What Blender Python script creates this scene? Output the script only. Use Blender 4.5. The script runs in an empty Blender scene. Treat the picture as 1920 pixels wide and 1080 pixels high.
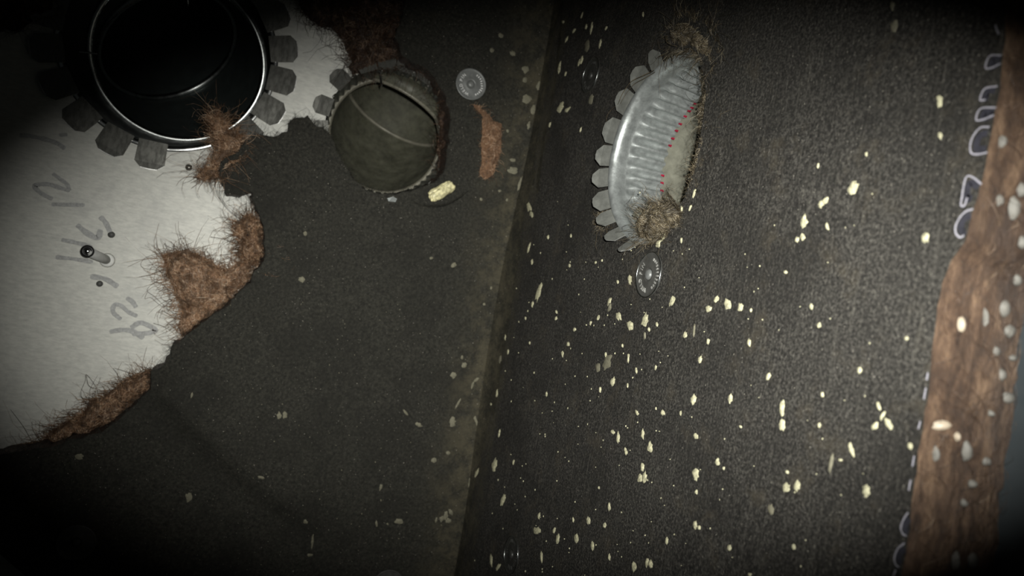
import bpy, bmesh, math, random
import numpy as np
from mathutils import Vector, Matrix
from mathutils.geometry import delaunay_2d_cdt
from math import sin, cos, pi, radians as rad
random.seed(7); rng = np.random.default_rng(7)
S = bpy.context.scene; C = S.collection

# ------------------------------------------------------------------ camera
FPX = 1387.0; YAW = rad(20)
Fv = np.array([sin(YAW), cos(YAW), 0]); Hv = np.array([cos(YAW), -sin(YAW), 0]); Uv = np.array([0, 0, 1.0])
ROLL = math.atan2(.172, .985)
Rv = cos(ROLL)*Hv + sin(ROLL)*Uv; Dv = sin(ROLL)*Hv - cos(ROLL)*Uv
cam = bpy.data.cameras.new('camera'); co = bpy.data.objects.new('camera', cam); C.objects.link(co)
cam.sensor_width = 36; cam.lens = 36*FPX/1920; cam.clip_start = .01
m = Matrix.Identity(4)
for i in range(3): m[i][0] = Rv[i]; m[i][1] = -Dv[i]; m[i][2] = -Fv[i]
co.matrix_world = m
cam.dof.use_dof = True; cam.dof.focus_distance = .61; cam.dof.aperture_fstop = 7.0
S.camera = co
# ------------------------------------------------------------------ light
w = bpy.data.worlds.new('dark_plenum'); S.world = w; w.use_nodes = True
w.node_tree.nodes['Background'].inputs[0].default_value = (.9, 1, .95, 1)
w.node_tree.nodes['Background'].inputs[1].default_value = .006
L = bpy.data.lights.new('phone_flash', 'SPOT'); lo = bpy.data.objects.new('phone_flash', L); C.objects.link(lo)
L.energy = 37; L.color = (1, .985, .93); L.spot_size = rad(54); L.spot_blend = 1.0; L.shadow_soft_size = .004
lp = Vector(.020*Rv - .024*Dv); aim = Vector(1.0*Fv + .030*Rv + .055*Dv)
q = (aim).to_track_quat('-Z', 'Y')
zax = -aim.normalized(); xax = Vector(Rv) - zax*zax.dot(Vector(Rv)); xax.normalize(); yax = zax.cross(xax)
lm = Matrix.Identity(4)
for i in range(3): lm[i][0] = xax[i]*1.76; lm[i][1] = yax[i]*.92; lm[i][2] = zax[i]; lm[i][3] = lp[i]
lo.matrix_world = lm
S.view_settings.view_transform = 'Standard'; S.view_settings.look = 'None'
S.view_settings.exposure = 0; S.view_settings.gamma = 1; S.view_settings.use_curve_mapping = False

# ------------------------------------------------------------------ helpers
YA, YM = .85, .885          # black liner face / sheet metal of the back wall
XB, XM = .302, .342         # same for the right wall
def ray(x, y): return Fv + (x-960)/FPX*Rv + (y-540)/FPX*Dv
def onA(x, y, Y=YA): r = ray(x, y); return r*Y/r[1]
def onB(x, y, X=XB): r = ray(x, y); return r*X/r[0]
def a2(pts, Y=YA): return [tuple(onA(x, y, Y)[[0, 2]]) for x, y in pts]
def b2(pts, X=XB): return [tuple(onB(x, y, X)[[1, 2]]) for x, y in pts]
def mapA(Y): return lambda u, v, h: np.stack([u, Y-h, v], -1)
def mapB(X): return lambda u, v, h: np.stack([X-h, u, v], -1)

def empty(name, loc, label=None, cat=None, group=None):
    o = bpy.data.objects.new(name, None); C.objects.link(o); o.location = loc; o.empty_display_size = .01
    tag(o, label, cat, group); return o
def tag(o, label=None, cat=None, group=None, kind=None):
    if label: o['label'] = label
    if cat: o['category'] = cat
    if group: o['group'] = group
    if kind: o['kind'] = kind
    return o
def wloc(p):
    l = Vector((0, 0, 0))
    while p is not None: l += p.location; p = p.parent
    return l
def mk(name, V, F, mat, parent=None, smooth=True, kind=None):
    """world-space vertices -> one mesh object, placed relative to its parent"""
    V = np.asarray(V, dtype=float).reshape(-1, 3)
    off = np.array(wloc(parent)) if parent else (V.min(0)+V.max(0))/2
    me = bpy.data.meshes.new(name); me.from_pydata((V-off).tolist(), [], [tuple(f) for f in F])
    me.materials.append(mat); me.update()
    if smooth: me.polygons.foreach_set('use_smooth', [True]*len(me.polygons))
    o = bpy.data.objects.new(name, me); C.objects.link(o)
    if parent: o.parent = parent
    else: o.location = off
    if kind: o['kind'] = kind
    return o
def noise1(n, amp, seed, octs=4, closed=True):
    r = np.random.default_rng(seed); t = np.linspace(0, 2*pi, n, endpoint=False); y = np.zeros(n)
    for k in range(1, n//3):
        y += r.normal()*np.sin(k*t+r.uniform(0, 6.28))/k**.9
    return amp*y/max(1e-9, np.abs(y).max())
def vnoise(u, v, scale, seed=0):
    """smooth 2-d value noise, -1..1"""
    r = np.random.default_rng(seed); T = r.uniform(-1, 1, (64, 64))
    x = np.asarray(u)*scale+100; y = np.asarray(v)*scale+100
    i = np.floor(x).astype(int); j = np.floor(y).astype(int); fx = x-i; fy = y-j
    fx = fx*fx*(3-2*fx); fy = fy*fy*(3-2*fy); g = lambda a, b: T[a % 64, b % 64]
    return (g(i, j)*(1-fx)+g(i+1, j)*fx)*(1-fy)+(g(i, j+1)*(1-fx)+g(i+1, j+1)*fx)*fy
def resample(pts, step, amp=0, seed=0, closed=True):
    P = np.array(pts, float); n = len(P); out = []
    for k in range(n if closed else n-1):
        a, b = P[k], P[(k+1) % n]; L_ = np.linalg.norm(b-a); m_ = max(1, int(L_/step))
        for t in range(m_): out.append(a+(b-a)*t/m_)
    if not closed: out.append(P[-1])
    out = np.array(out)
    if amp:
        r = np.random.default_rng(seed)
        out = out+np.stack([vnoise(out[:, 0], out[:, 1], 120, seed), vnoise(out[:, 0], out[:, 1], 120, seed+1)], -1)*amp + r.normal(0, amp*.28, out.shape)
    return out
def inside(P, poly):
    poly = np.asarray(poly); x, y = P[:, 0], P[:, 1]; r = np.zeros(len(P), bool); j = len(poly)-1
    for i in range(len(poly)):
        xi, yi = poly[i]; xj, yj = poly[j]
        c = ((yi > y) != (yj > y)) & (x < (xj-xi)*(y-yi)/(yj-yi+1e-15)+xi); r ^= c; j = i
    return r
def edist(P, poly):
    poly = np.asarray(poly); d = np.full(len(P), 1e9)
    for i in range(len(poly)):
        a = poly[i]; b = poly[(i+1) % len(poly)]; ab = b-a
        t = np.clip(((P-a)@ab)/(ab@ab+1e-15), 0, 1); d = np.minimum(d, np.linalg.norm(P-a-t[:, None]*ab, axis=1))
    return d
def plate(outer, holes, grid, disp, mapping):
    outer = np.array(outer); holes = [np.array(h) for h in holes]
    lo_, hi_ = outer.min(0), outer.max(0)
    gx, gy = np.meshgrid(np.arange(lo_[0], hi_[0], grid), np.arange(lo_[1], hi_[1], grid))
    G = np.stack([gx.ravel(), gy.ravel()], -1); G += rng.uniform(-.3, .3, G.shape)*grid
    k = inside(G, outer)
    for h in holes: k &= ~inside(G, h)
    G = G[k]
    d = edist(G, outer)
    for h in holes: d = np.minimum(d, edist(G, h))
    G = G[d > grid*.35]
    verts = []; edges = []
    for loop in [outer]+holes:
        s = len(verts); n = len(loop); verts += [tuple(p) for p in loop]; edges += [(s+i, s+(i+1) % n) for i in range(n)]
    verts += [tuple(p) for p in G]
    V, _, F, *_ = delaunay_2d_cdt([Vector(v) for v in verts], edges, [], 0, 1e-7)
    V = np.array([tuple(v) for v in V]); F = np.array(F)
    cen = V[F].mean(1); k = inside(cen, outer)
    for h in holes: k &= ~inside(cen, h)
    F = F[k]
    return mapping(V[:, 0], V[:, 1], disp(V[:, 0], V[:, 1])), F
def strip(loop, hs, mapping, closed=True, jitter=0):
    """wall along a 2-d loop running through the heights hs"""
    loop = np.array(loop); n = len(loop); V = []; F = []
    for r_, h in enumerate(hs):
        l2 = loop+(rng.normal(0, jitter, loop.shape) if 0 < r_ < len(hs)-1 else 0)
        V.append(mapping(l2[:, 0], l2[:, 1], np.full(n, h)))
    for r_ in range(len(hs)-1):
        for i in range(n if closed else n-1):
            j = (i+1) % n; F.append((r_*n+i, r_*n+j, (r_+1)*n+j, (r_+1)*n+i))
    return np.concatenate(V), F
def tubes(paths, radius, sides=3):
    """paths: (N,K,3) -> vertices, faces of thin tubes"""
    P = np.asarray(paths); N, K, _ = P.shape
    T = np.gradient(P, axis=1); T /= np.linalg.norm(T, axis=2, keepdims=True)+1e-12
    ref = np.array([.31, .52, .79]); A = np.cross(T, ref); A /= np.linalg.norm(A, axis=2, keepdims=True)+1e-12
    B = np.cross(T, A); rr = np.broadcast_to(np.asarray(radius, float).reshape(-1, 1), (N, K))*np.linspace(1, .45, K)[None]
    V = np.stack([P+rr[..., None]*(cos(2*pi*s/sides)*A+sin(2*pi*s/sides)*B) for s in range(sides)], 2)
    idx = np.arange(N*K*sides).reshape(N, K, sides); F = []
    for s in range(sides):
        t = (s+1) % sides
        F.append(np.stack([idx[:, :-1, s], idx[:, :-1, t], idx[:, 1:, t], idx[:, 1:, s]], -1).reshape(-1, 4))
    return V.reshape(-1, 3), np.concatenate(F).tolist()
def smooth_path(pts, k=24):
    P = np.array(pts, float); n = len(P); P2 = np.vstack([2*P[0]-P[1], P, 2*P[-1]-P[-2]]); out = []
    for i in range(n-1):
        p0, p1, p2, p3 = P2[i:i+4]
        for t in np.linspace(0, 1, k, endpoint=False):
            out.append(.5*((2*p1)+(-p0+p2)*t+(2*p0-5*p1+4*p2-p3)*t*t+(-p0+3*p1-3*p2+p3)*t**3))
    out.append(P[-1]); return np.array(out)

# ------------------------------------------------------------------ materials
def mat(name):
    m_ = bpy.data.materials.new(name); m_.use_nodes = True; nt = m_.node_tree
    return m_, nt, nt.nodes['Principled BSDF']
def nz(nt, scale, detail=4, vec=None, rough=.6):
    n = nt.nodes.new('ShaderNodeTexNoise'); n.inputs['Scale'].default_value = scale; n.inputs['Detail'].default_value = detail; n.inputs['Roughness'].default_value = rough
    if vec: nt.links.new(vec, n.inputs['Vector'])
    return n.outputs['Fac']
def ramp(nt, fac, stops):
    r = nt.nodes.new('ShaderNodeValToRGB'); nt.links.new(fac, r.inputs[0]); e = r.color_ramp.elements
    while len(e) < len(stops): e.new(.5)
    for el, (p, c) in zip(e, stops): el.position = p; el.color = (*c, 1) if len(c) == 3 else c
    return r.outputs[0]
def mix(nt, fac, a, b, mode='MIX'):
    n = nt.nodes.new('ShaderNodeMix'); n.data_type = 'RGBA'; n.blend_type = mode
    for sock, v in ((0, fac), (6, a), (7, b)):
        if hasattr(v, 'is_output'): nt.links.new(v, n.inputs[sock])
        elif sock == 0: n.inputs[0].default_value = v
        else: n.inputs[sock].default_value = (*v, 1)
    return n.outputs[2]
def texco(nt, scale=(1, 1, 1)):
    t = nt.nodes.new('ShaderNodeTexCoord'); g = nt.nodes.new('ShaderNodeNewGeometry')
    mp = nt.nodes.new('ShaderNodeMapping'); mp.inputs['Scale'].default_value = scale
    nt.links.new(g.outputs['Position'], mp.inputs['Vector']); return mp.outputs[0]
def bump(nt, bs, h, st, dist=.001):
    b = nt.nodes.new('ShaderNodeBump'); b.inputs['Strength'].default_value = st; b.inputs['Distance'].default_value = dist
    nt.links.new(h, b.inputs['Height']); nt.links.new(b.outputs[0], bs.inputs['Normal'])
def sep(nt, vec, ax):
    s = nt.nodes.new('ShaderNodeSeparateXYZ'); nt.links.new(vec, s.inputs[0]); return s.outputs[ax]
def mrange(nt, v, a, b, c=0, d=1):
    n = nt.nodes.new('ShaderNodeMapRange'); n.interpolation_type = 'SMOOTHSTEP'; nt.links.new(v, n.inputs[0])
    for i, x in enumerate((a, b, c, d)): n.inputs[i+1].default_value = x
    return n.outputs[0]
def math_(nt, op, a, b):
    n = nt.nodes.new('ShaderNodeMath'); n.operation = op
    for i, v in enumerate((a, b)):
        if hasattr(v, 'is_output'): nt.links.new(v, n.inputs[i])
        else: n.inputs[i].default_value = v
    return n.outputs[0]

def liner_mat(name, base, light, streak, dust, dax, d0, d1):
    m_, nt, bs = mat(name); p = texco(nt)
    c = ramp(nt, nz(nt, 520 if streak else 340, 6, p, .8), [(.38, tuple(b*.3 for b in base)), (.5, base), (.60, light)] if streak else [(.36, tuple(b*.4 for b in base)), (.5, base), (.66, light)])
    big = nz(nt, 14, 5, p)
    c = mix(nt, mrange(nt, big, .42, .68, 0, .55), c, tuple(.55*b for b in base))
    if streak:                                                     # woven grain running up the wall
        st = nz(nt, 1.0, 4, texco(nt, (700, 700, 22)), .7)
        c = mix(nt, mrange(nt, st, .5, .75, 0, .4), c, (.095, .09, .076))
        c = mix(nt, mrange(nt, nz(nt, 30, 5, p, .7), .52, .75, 0, .5), c, (.065, .055, .038))
    # dust settled along the corner
    e = mrange(nt, sep(nt, p, dax), d0, d1)
    dn = math_(nt, 'MULTIPLY', e, mrange(nt, nz(nt, 42, 9, p, .8), .40, .64, .08, 1))
    c = mix(nt, math_(nt, 'MULTIPLY', dn, .8), c, dust)
    if streak:
        c = mix(nt, mrange(nt, nz(nt, 1.0, 3, texco(nt, (760, 760, 380)), .6), .63, .70, 0, .55), c, (.17, .16, .135))
    # fine sparkle put into the colour as sparse pale pinpoints
    sp = mrange(nt, nz(nt, 620, 2, p, .5), .715, .76)
    c = mix(nt, math_(nt, 'MULTIPLY', sp, .75), c, (.33, .31, .26))
    nt.links.new(c, bs.inputs['Base Color']); bs.inputs['Roughness'].default_value = .85; bs.inputs['Specular IOR Level'].default_value = .25
    bump(nt, bs, nz(nt, 380, 5, p, .7), .55, .0015)
    return m_
M_linA = liner_mat('black_liner_facing', (.021, .0205, .016), (.041, .0395, .031), False, (.075, .066, .042), 0, .225, .30)
M_linB = liner_mat('black_woven_liner_facing', (.021, .020, .0175), (.074, .070, .061), True, (.060, .054, .035), 1, .785, .81)

def metal(name, col, metallic, rough, var=.25, sc=60, bumps=.1, stretch=(1, 1, 1), edge=None):
    m_, nt, bs = mat(name); p = texco(nt, stretch)
    c = ramp(nt, nz(nt, sc, 6, p, .7), [(.3, tuple(x*(1-var) for x in col)), (.7, tuple(min(1, x*(1+var)) for x in col))])
    nt.links.new(c, bs.inputs['Base Color']); bs.inputs['Metallic'].default_value = metallic
    r = mrange(nt, nz(nt, sc*1.7, 4, p), .3, .7, rough*.8, rough*1.2); nt.links.new(r, bs.inputs['Roughness'])
    if bumps: bump(nt, bs, nz(nt, sc*3, 4, p), bumps, .0006)
    return m_
def sheet_mat():
    m_, nt, bs = mat('galvanised_sheet'); p = texco(nt); ps = texco(nt, (1, 1, 3.2))
    c = ramp(nt, nz(nt, 95, 7, ps, .75), [(.3, (.46, .465, .43)), (.72, (.68, .68, .62))])
    c = mix(nt, mrange(nt, nz(nt, 22, 6, p, .7), .48, .72, 0, .5), c, (.40, .405, .385))
    c = mix(nt, mrange(nt, nz(nt, 420, 3, p), .70, .78, 0, .5), c, (.28, .28, .26))
    nt.links.new(c, bs.inputs['Base Color']); bs.inputs['Metallic'].default_value = .12; bs.inputs['Roughness'].default_value = .6
    bump(nt, bs, nz(nt, 300, 4, p), .15, .0006)
    return m_
M_sheet = sheet_mat()
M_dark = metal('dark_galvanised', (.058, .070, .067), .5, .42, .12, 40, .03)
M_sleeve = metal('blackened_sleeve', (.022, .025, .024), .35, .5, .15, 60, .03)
M_tab = metal('tab_steel', (.145, .145, .13), .62, .30, .14, 160, .06, (1, 1, .4))
M_bright = metal('bright_edge_steel', (.62, .63, .62), 1, .22, .1, 60, .05)
M_bead = metal('rolled_bead_steel', (.40, .42, .41), 1, .27, .12, 60, .05)
M_dusty = metal('dusty_duct_steel', (.072, .072, .050), .1, .65, .5, 55, .08)
M_dusty2 = metal('dusty_bead_steel', (.17, .162, .125), .15, .5, .3, 80, .08)
M_crimp = metal('dull_crimped_steel', (.095, .10, .088), .4, .42, .25, 60, .08)
M_galv = metal('spangled_galvanised', (.36, .385, .375), .6, .40, .34, 120, .12)
M_gtab = metal('tarnished_tab', (.16, .165, .15), .3, .42, .3, 110, .1)
M_galv2 = metal('greyed_galvanised', (.22, .22, .175), .25, .5, .3, 90, .1)
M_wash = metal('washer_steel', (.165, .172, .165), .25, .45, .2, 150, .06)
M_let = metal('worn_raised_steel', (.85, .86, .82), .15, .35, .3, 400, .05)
M_washd = metal('dark_grey_washer', (.062, .06, .056), .2, .6, .3, 150, .06)  # one even grey, darker than the lettered steel washer
M_edge = metal('cut_steel_edge', (.80, .80, .78), .8, .3, .1, 80, 0)
M_flange = metal('dark_sheet_metal', (.045, .055, .060), .3, .5, .1, 20, 0)  # plain sheet metal in an even dark blue-grey
def flat(name, col, rough=.7, var=.2, sc=300, spec=.3):
    m_, nt, bs = mat(name); p = texco(nt)
    c = ramp(nt, nz(nt, sc, 4, p), [(.3, tuple(x*(1-var) for x in col)), (.7, tuple(min(1, x*(1+var)) for x in col))])
    nt.links.new(c, bs.inputs['Base Color']); bs.inputs['Roughness'].default_value = rough; bs.inputs['Specular IOR Level'].default_value = spec
    return m_
M_speck = flat('pale_splatter', (.40, .385, .255), .8, .5, 520)
M_speckd = flat('faint_splatter', (.15, .142, .10), .8, .25, 500)
M_ink = flat('faded_marker_ink', (.37, .375, .365), .6, .22, 420)
M_red = flat('red_marker', (.26, .008, .03), .6, .4)
M_white = flat('white_print', (.27, .265, .30), .7, .15, 700)
M_blue = flat('blue_grey_print', (.024, .024, .032), .7, .3, 300)
M_yel = flat('dried_yellow_sealant', (.58, .54, .31), .4, .5, 260, .6)
M_black = flat('black_rubber', (.01, .01, .01), .4)
def fibre(name, c0, c1, sc=180, rough=.5, bumpst=1.0):
    m_, nt, bs = mat(name); p = texco(nt)
    c = ramp(nt, nz(nt, sc, 7, p, .8), [(.28, c0), (.72, c1)])
    nt.links.new(c, bs.inputs['Base Color']); bs.inputs['Roughness'].default_value = rough
    bump(nt, bs, nz(nt, sc*2, 6, p, .8), bumpst, .003); return m_
def strand(name, stops, rough=.35):
    m_, nt, bs = mat(name); g = nt.nodes.new('ShaderNodeNewGeometry'); c = ramp(nt, g.outputs['Random Per Island'], stops)
    c = mix(nt, mrange(nt, nz(nt, 85, 4, texco(nt), .65), .42, .60, 0, .72), c, tuple(.22*x for x in stops[1][1]))   # sootier patches
    nt.links.new(c, bs.inputs['Base Color']); bs.inputs['Roughness'].default_value = rough; return m_
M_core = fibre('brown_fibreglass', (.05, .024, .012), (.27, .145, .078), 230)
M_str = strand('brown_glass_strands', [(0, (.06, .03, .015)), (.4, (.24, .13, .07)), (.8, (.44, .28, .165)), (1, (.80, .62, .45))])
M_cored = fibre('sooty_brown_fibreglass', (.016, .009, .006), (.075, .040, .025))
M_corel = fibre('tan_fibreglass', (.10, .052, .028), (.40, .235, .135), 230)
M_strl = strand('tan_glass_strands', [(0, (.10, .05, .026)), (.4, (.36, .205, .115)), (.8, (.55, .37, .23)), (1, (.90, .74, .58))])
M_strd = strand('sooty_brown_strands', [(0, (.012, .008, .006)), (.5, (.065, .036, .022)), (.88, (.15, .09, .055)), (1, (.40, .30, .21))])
M_coreg = fibre('dusty_olive_fibreglass', (.025, .020, .012), (.10, .08, .05))
M_strg = strand('dusty_olive_strands', [(0, (.02, .016, .01)), (.5, (.10, .08, .05)), (.88, (.22, .18, .115)), (1, (.45, .40, .29))])
M_strk = flat('black_strands', (.028, .027, .022), .8)
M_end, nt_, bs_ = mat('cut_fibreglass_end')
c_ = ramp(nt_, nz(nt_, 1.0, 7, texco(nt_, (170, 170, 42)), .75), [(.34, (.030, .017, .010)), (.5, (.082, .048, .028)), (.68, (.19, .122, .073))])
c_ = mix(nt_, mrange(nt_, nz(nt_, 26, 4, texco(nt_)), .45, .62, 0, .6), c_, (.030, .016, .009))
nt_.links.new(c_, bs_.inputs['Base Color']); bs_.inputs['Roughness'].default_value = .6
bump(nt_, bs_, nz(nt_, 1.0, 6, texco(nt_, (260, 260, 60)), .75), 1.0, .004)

# ------------------------------------------------------------------ geometry of the duct openings
bigC = onA(321, 92, YM); BIGR = .105
smC = onA(730, 249, YM); SMR = .0745
rbC = onB(1241, 279); RBR = .0785
def circ(c2, r, n=90, jag=0, seed=1): t = np.linspace(0, 2*pi, n, endpoint=False); rr = r+(noise1(n, jag, seed) if jag else 0); return np.stack([c2[0]+rr*np.cos(t), c2[1]+rr*np.sin(t)], -1)

# ------------------------------------------------------------------ setting
X0, Z0, Z1 = -.50, -.60, .60
def struct(name, V, F, m_, smooth=False): return tag(mk(name, V, F, m_, None, smooth), kind='structure')
rect = lambda a, b, c, d: [(a, c), (b, c), (b, d), (a, d)]
V, F = plate(resample(rect(X0, XM, Z0, Z1), .03), [circ(bigC[[0, 2]], BIGR), circ(smC[[0, 2]], SMR)], .02,
             lambda u, v: .0012*vnoise(u, v, 9, 3), mapA(YM))
wall_back = struct('wall_back', V, F, M_sheet, True)
V, F = plate(resample(rect(.03, YM, Z0, Z1), .03), [circ(rbC[[1, 2]]+np.array([.004, 0]), RBR*1.02)], .03, lambda u, v: 0*u, mapB(XM))
wall_right = struct('wall_right', V, F, M_flange)
def slab(a, b): 
    x0, y0, z0 = a; x1, y1, z1 = b
    V = [(x, y, z) for x in (x0, x1) for y in (y0, y1) for z in (z0, z1)]
    return V, [(0, 1, 3, 2), (4, 6, 7, 5), (0, 4, 5, 1), (2, 3, 7, 6), (0, 2, 6, 4), (1, 5, 7, 3)]
struct('wall_left', *slab((X0-.002, .25, Z0), (X0, YM, Z1)), M_flange)
struct('floor', *slab((X0, .25, Z0-.002), (XM, YM, Z0)), M_linA)
struct('ceiling', *slab((X0, .25, Z1), (XM, YM, Z1+.002)), M_linA)

# faded marker strokes on the sheet metal
def ribbon2(pts, width, mapping, h, k=10, seed=0, taper=.6):
    P = smooth_path(pts, k) if len(pts) > 2 else np.linspace(pts[0], pts[-1], 12)
    T = np.gradient(P, axis=0); T /= np.linalg.norm(T, axis=1, keepdims=True)+1e-12; N = np.stack([-T[:, 1], T[:, 0]], -1)
    r = np.random.default_rng(seed); wd = width*(1+.35*np.convolve(r.uniform(-1, 1, len(P)+4), np.ones(5)/5, 'valid'))
    wd[0] *= taper; wd[-1] *= taper
    A, B = P+N*wd[:, None]/2, P-N*wd[:, None]/2; n = len(P)
    V = np.concatenate([mapping(A[:, 0], A[:, 1], np.full(n, h)), mapping(B[:, 0], B[:, 1], np.full(n, h))])
    return V, [(i, i+1, n+i+1, n+i) for i in range(n-1)]
z3 = lambda L_: [(30+x/5.4, 220+y/5.4) for x, y in L_]
z4 = lambda L_: [(80+x/4.154, 400+y/4.154) for x, y in L_]
strokes = [(z3([(40, 185), (140, 190), (250, 212), (340, 235), (430, 270), (500, 320)]), 7), (z3([(440, 182), (525, 176)]), 6),
           (z3([(375, 570), (450, 625), (520, 680), (550, 745)]), 6), (z3([(550, 745), (450, 715), (340, 680), (230, 682), (195, 705), (260, 770), (375, 830)]), 7),
           (z3([(365, 880), (500, 885), (700, 888)]), 6),
           (z4([(270, 88), (345, 150), (430, 190), (455, 125)]), 9), (z4([(450, 25), (495, 75), (530, 150)]), 8),
           (z4([(150, 205), (270, 230), (390, 262)]), 7), (z4([(105, 340), (250, 355), (395, 378)]), 7),
           (z4([(375, 490), (490, 510), (590, 570)]), 8), (z4([(655, 655), (700, 685), (732, 732)]), 7),
           (z4([(615, 825), (555, 770), (560, 715), (610, 715), (670, 765), (740, 800)]), 7),
           (z4([(525, 920), (630, 905), (710, 920), (790, 970)]), 8), (z4([(690, 890), (770, 850), (880, 905), (820, 930), (700, 935)]), 8)]
for i, (px, wpx) in enumerate(strokes):
    V, F = ribbon2(np.array(a2(px, YM)), wpx/1600, mapA(YM), .0015+.00012*i, seed=i)
    mk('marker_stroke', V, F, M_ink, wall_back, False)

# ------------------------------------------------------------------ liner on the back wall
edgeR = [(1052, -90), (1046, 60), (1030, 150), (1000, 262), (969, 380), (940, 510), (917, 640), (890, 830), (878, 960), (860, 1080), (838, 1200)]
R2 = np.array(a2(edgeR)); R2[:, 0] = np.minimum(R2[:, 0], XB-.0005)
torn = [(-160, 900), (-40, 862), (20, 848), (100, 838), (145, 822), (190, 810), (225, 783), (255, 757), (282, 730), (283, 695), (305, 684), (316, 672), (324, 645),
        (345, 634), (380, 606), (405, 588), (430, 569), (450, 546), (471, 531), (472, 512), (497, 490), (497, 455), (492, 425), (480, 395), (470, 372), (474, 360),
        (447, 364), (424, 360), (420, 345), (412, 330), (413, 308), (425, 296), (446, 283), (470, 258), (490, 253), (515, 254), (540, 246), (544, 228), (556, 220),
        (578, 219), (592, 236), (603, 238), (614, 246), (626, 264), (636, 290), (650, 316), (668, 338), (688, 356), (712, 365), (740, 363), (772, 358), (798, 350),
        (818, 340), (830, 326), (838, 300), (842, 265), (844, 230), (840, 196), (832, 172), (818, 148), (800, 128), (770, 114), (752, 100),
        (742, 70), (752, 40), (760, 0), (765, -90)]
T2 = resample(a2(torn), .0035, .0014, 4, closed=False)
outlineA = np.concatenate([T2, resample(R2.tolist(), .006, .0006, 9, closed=False), [onA(300, 1300)[[0, 2]]]])
ca, cb = onA(285, 690)[[0, 2]], onA(680, 1060)[[0, 2]]
def dispA(u, v):
    d = np.stack([u-ca[0], v-ca[1]], -1); t = (cb-ca)/np.linalg.norm(cb-ca); s = d@t; n = d@np.array([t[1], -t[0]])   # n > 0 above-right
    n = -n if ((onA(600, 700)[[0, 2]]-ca)@np.array([t[1], -t[0]])) < 0 else n
    n = n+.008*np.sin(s*14)
    env = np.clip(s/.03, 0, 1)*np.clip((.30-s)/.1, 0, 1)
    h = .0011*vnoise(u, v, 16, 5)+.0022*vnoise(u, v, 6, 6)
    h += env*.012*np.where(n > 0, np.exp(-(n/.06)**2), np.exp(-(n/.016)**2))          # pillow crease
    return h+.0004*vnoise(u, v, 200, 8)
linA = empty('insulation_liner', (.15, YA, -.15), 'black-faced fibreglass liner with a long torn edge covering the sheet metal back wall', 'duct liner')
V, F = plate(outlineA, [], .0065, dispA, mapA(YA)); mk('facing', V, F, M_linA, linA)
V, F = strip(outlineA, [0, -.008, -.018, -.027, -.0345], mapA(YA), True, .0012)
V[:len(outlineA)] = mapA(YA)(outlineA[:, 0], outlineA[:, 1], dispA(outlineA[:, 0], outlineA[:, 1]))
tag(mk('fibre_core', V, F, M_cored, linA), 'brown fibreglass core showing at the torn edge')

def edge_hairs(path2, n, length, mapping, h0, seed, outward=1, spread=.8, K=5, hs=.004):
    r = np.random.default_rng(seed); P = np.asarray(path2); i = r.integers(0, len(P)-1, n); t = r.random(n)[:, None]
    A = P[i]*(1-t)+P[i+1]*t; T = P[i+1]-P[i]; T /= np.linalg.norm(T, axis=1, keepdims=True)+1e-12
    N = np.stack([-T[:, 1], T[:, 0]], -1)*outward
    d = N+T*r.normal(0, spread, (n, 1)); d /= np.linalg.norm(d, axis=1, keepdims=True)
    L_ = length*r.gamma(2.2, .45, n); s = np.linspace(0, 1, K); curl = r.normal(0, 1.3, n)
    out = np.zeros((n, K, 3)); perp = np.stack([-d[:, 1], d[:, 0]], -1)
    for k, sk in enumerate(s):
        p = A-d*.001+d*(L_*sk)[:, None]+perp*(L_*curl*sk*sk*.5)[:, None]
        out[:, k] = mapping(p[:, 0], p[:, 1], h0+r.normal(0, hs*.25, n)+hs*sk*r.normal(0, 1, n))
    return out
V, F = tubes(edge_hairs(T2, 2600, .0055, mapA(YA), -.001, 3, 1, .9), .00013)
mk('frayed_hairs', V, F, M_strk, linA, kind='stuff')

# ------------------------------------------------------------------ liner on the right wall
edgeL = [(1895, -90), (1887, 0), (1885, 60), (1880, 110), (1872, 180), (1860, 245), (1850, 295), (1840, 345), (1824, 400), (1810, 450), (1785, 488), (1766, 530),
         (1757, 575), (1750, 640), (1742, 720), (1732, 790), (1722, 850), (1714, 920), (1706, 990), (1695, 1050), (1684, 1120), (1672, 1200)]
E2 = resample(b2(edgeL), .004, .0006, 21, closed=False)
outlineB = np.concatenate([[(E2[0][0]-.004, .58)], E2, [(E2[-1][0]+.004, -.58)], [(YM-.001, -.58)], [(YM-.001, .58)]])
oB = resample(outlineB, .006, 0)
# ragged hole cut for the collar: the cut overhangs at its near side
holeB = resample(b2([(1300, 90), (1262, 100), (1224, 130), (1192, 174), (1168, 226), (1156, 290), (1151, 345), (1156, 395), (1174, 428), (1196, 444), (1222, 430), (1258, 402), (1283, 372), (1306, 312), (1320, 245), (1328, 185), (1325, 140), (1317, 110)]), .004, .0012, 33)
def dispB(u, v): return np.clip((np.asarray(u)-.285)/.05, 0, 1)*(.001*vnoise(u, v, 14, 15)+.0018*vnoise(u, v, 5, 16)+.0003*vnoise(u, v, 200, 18))
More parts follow.
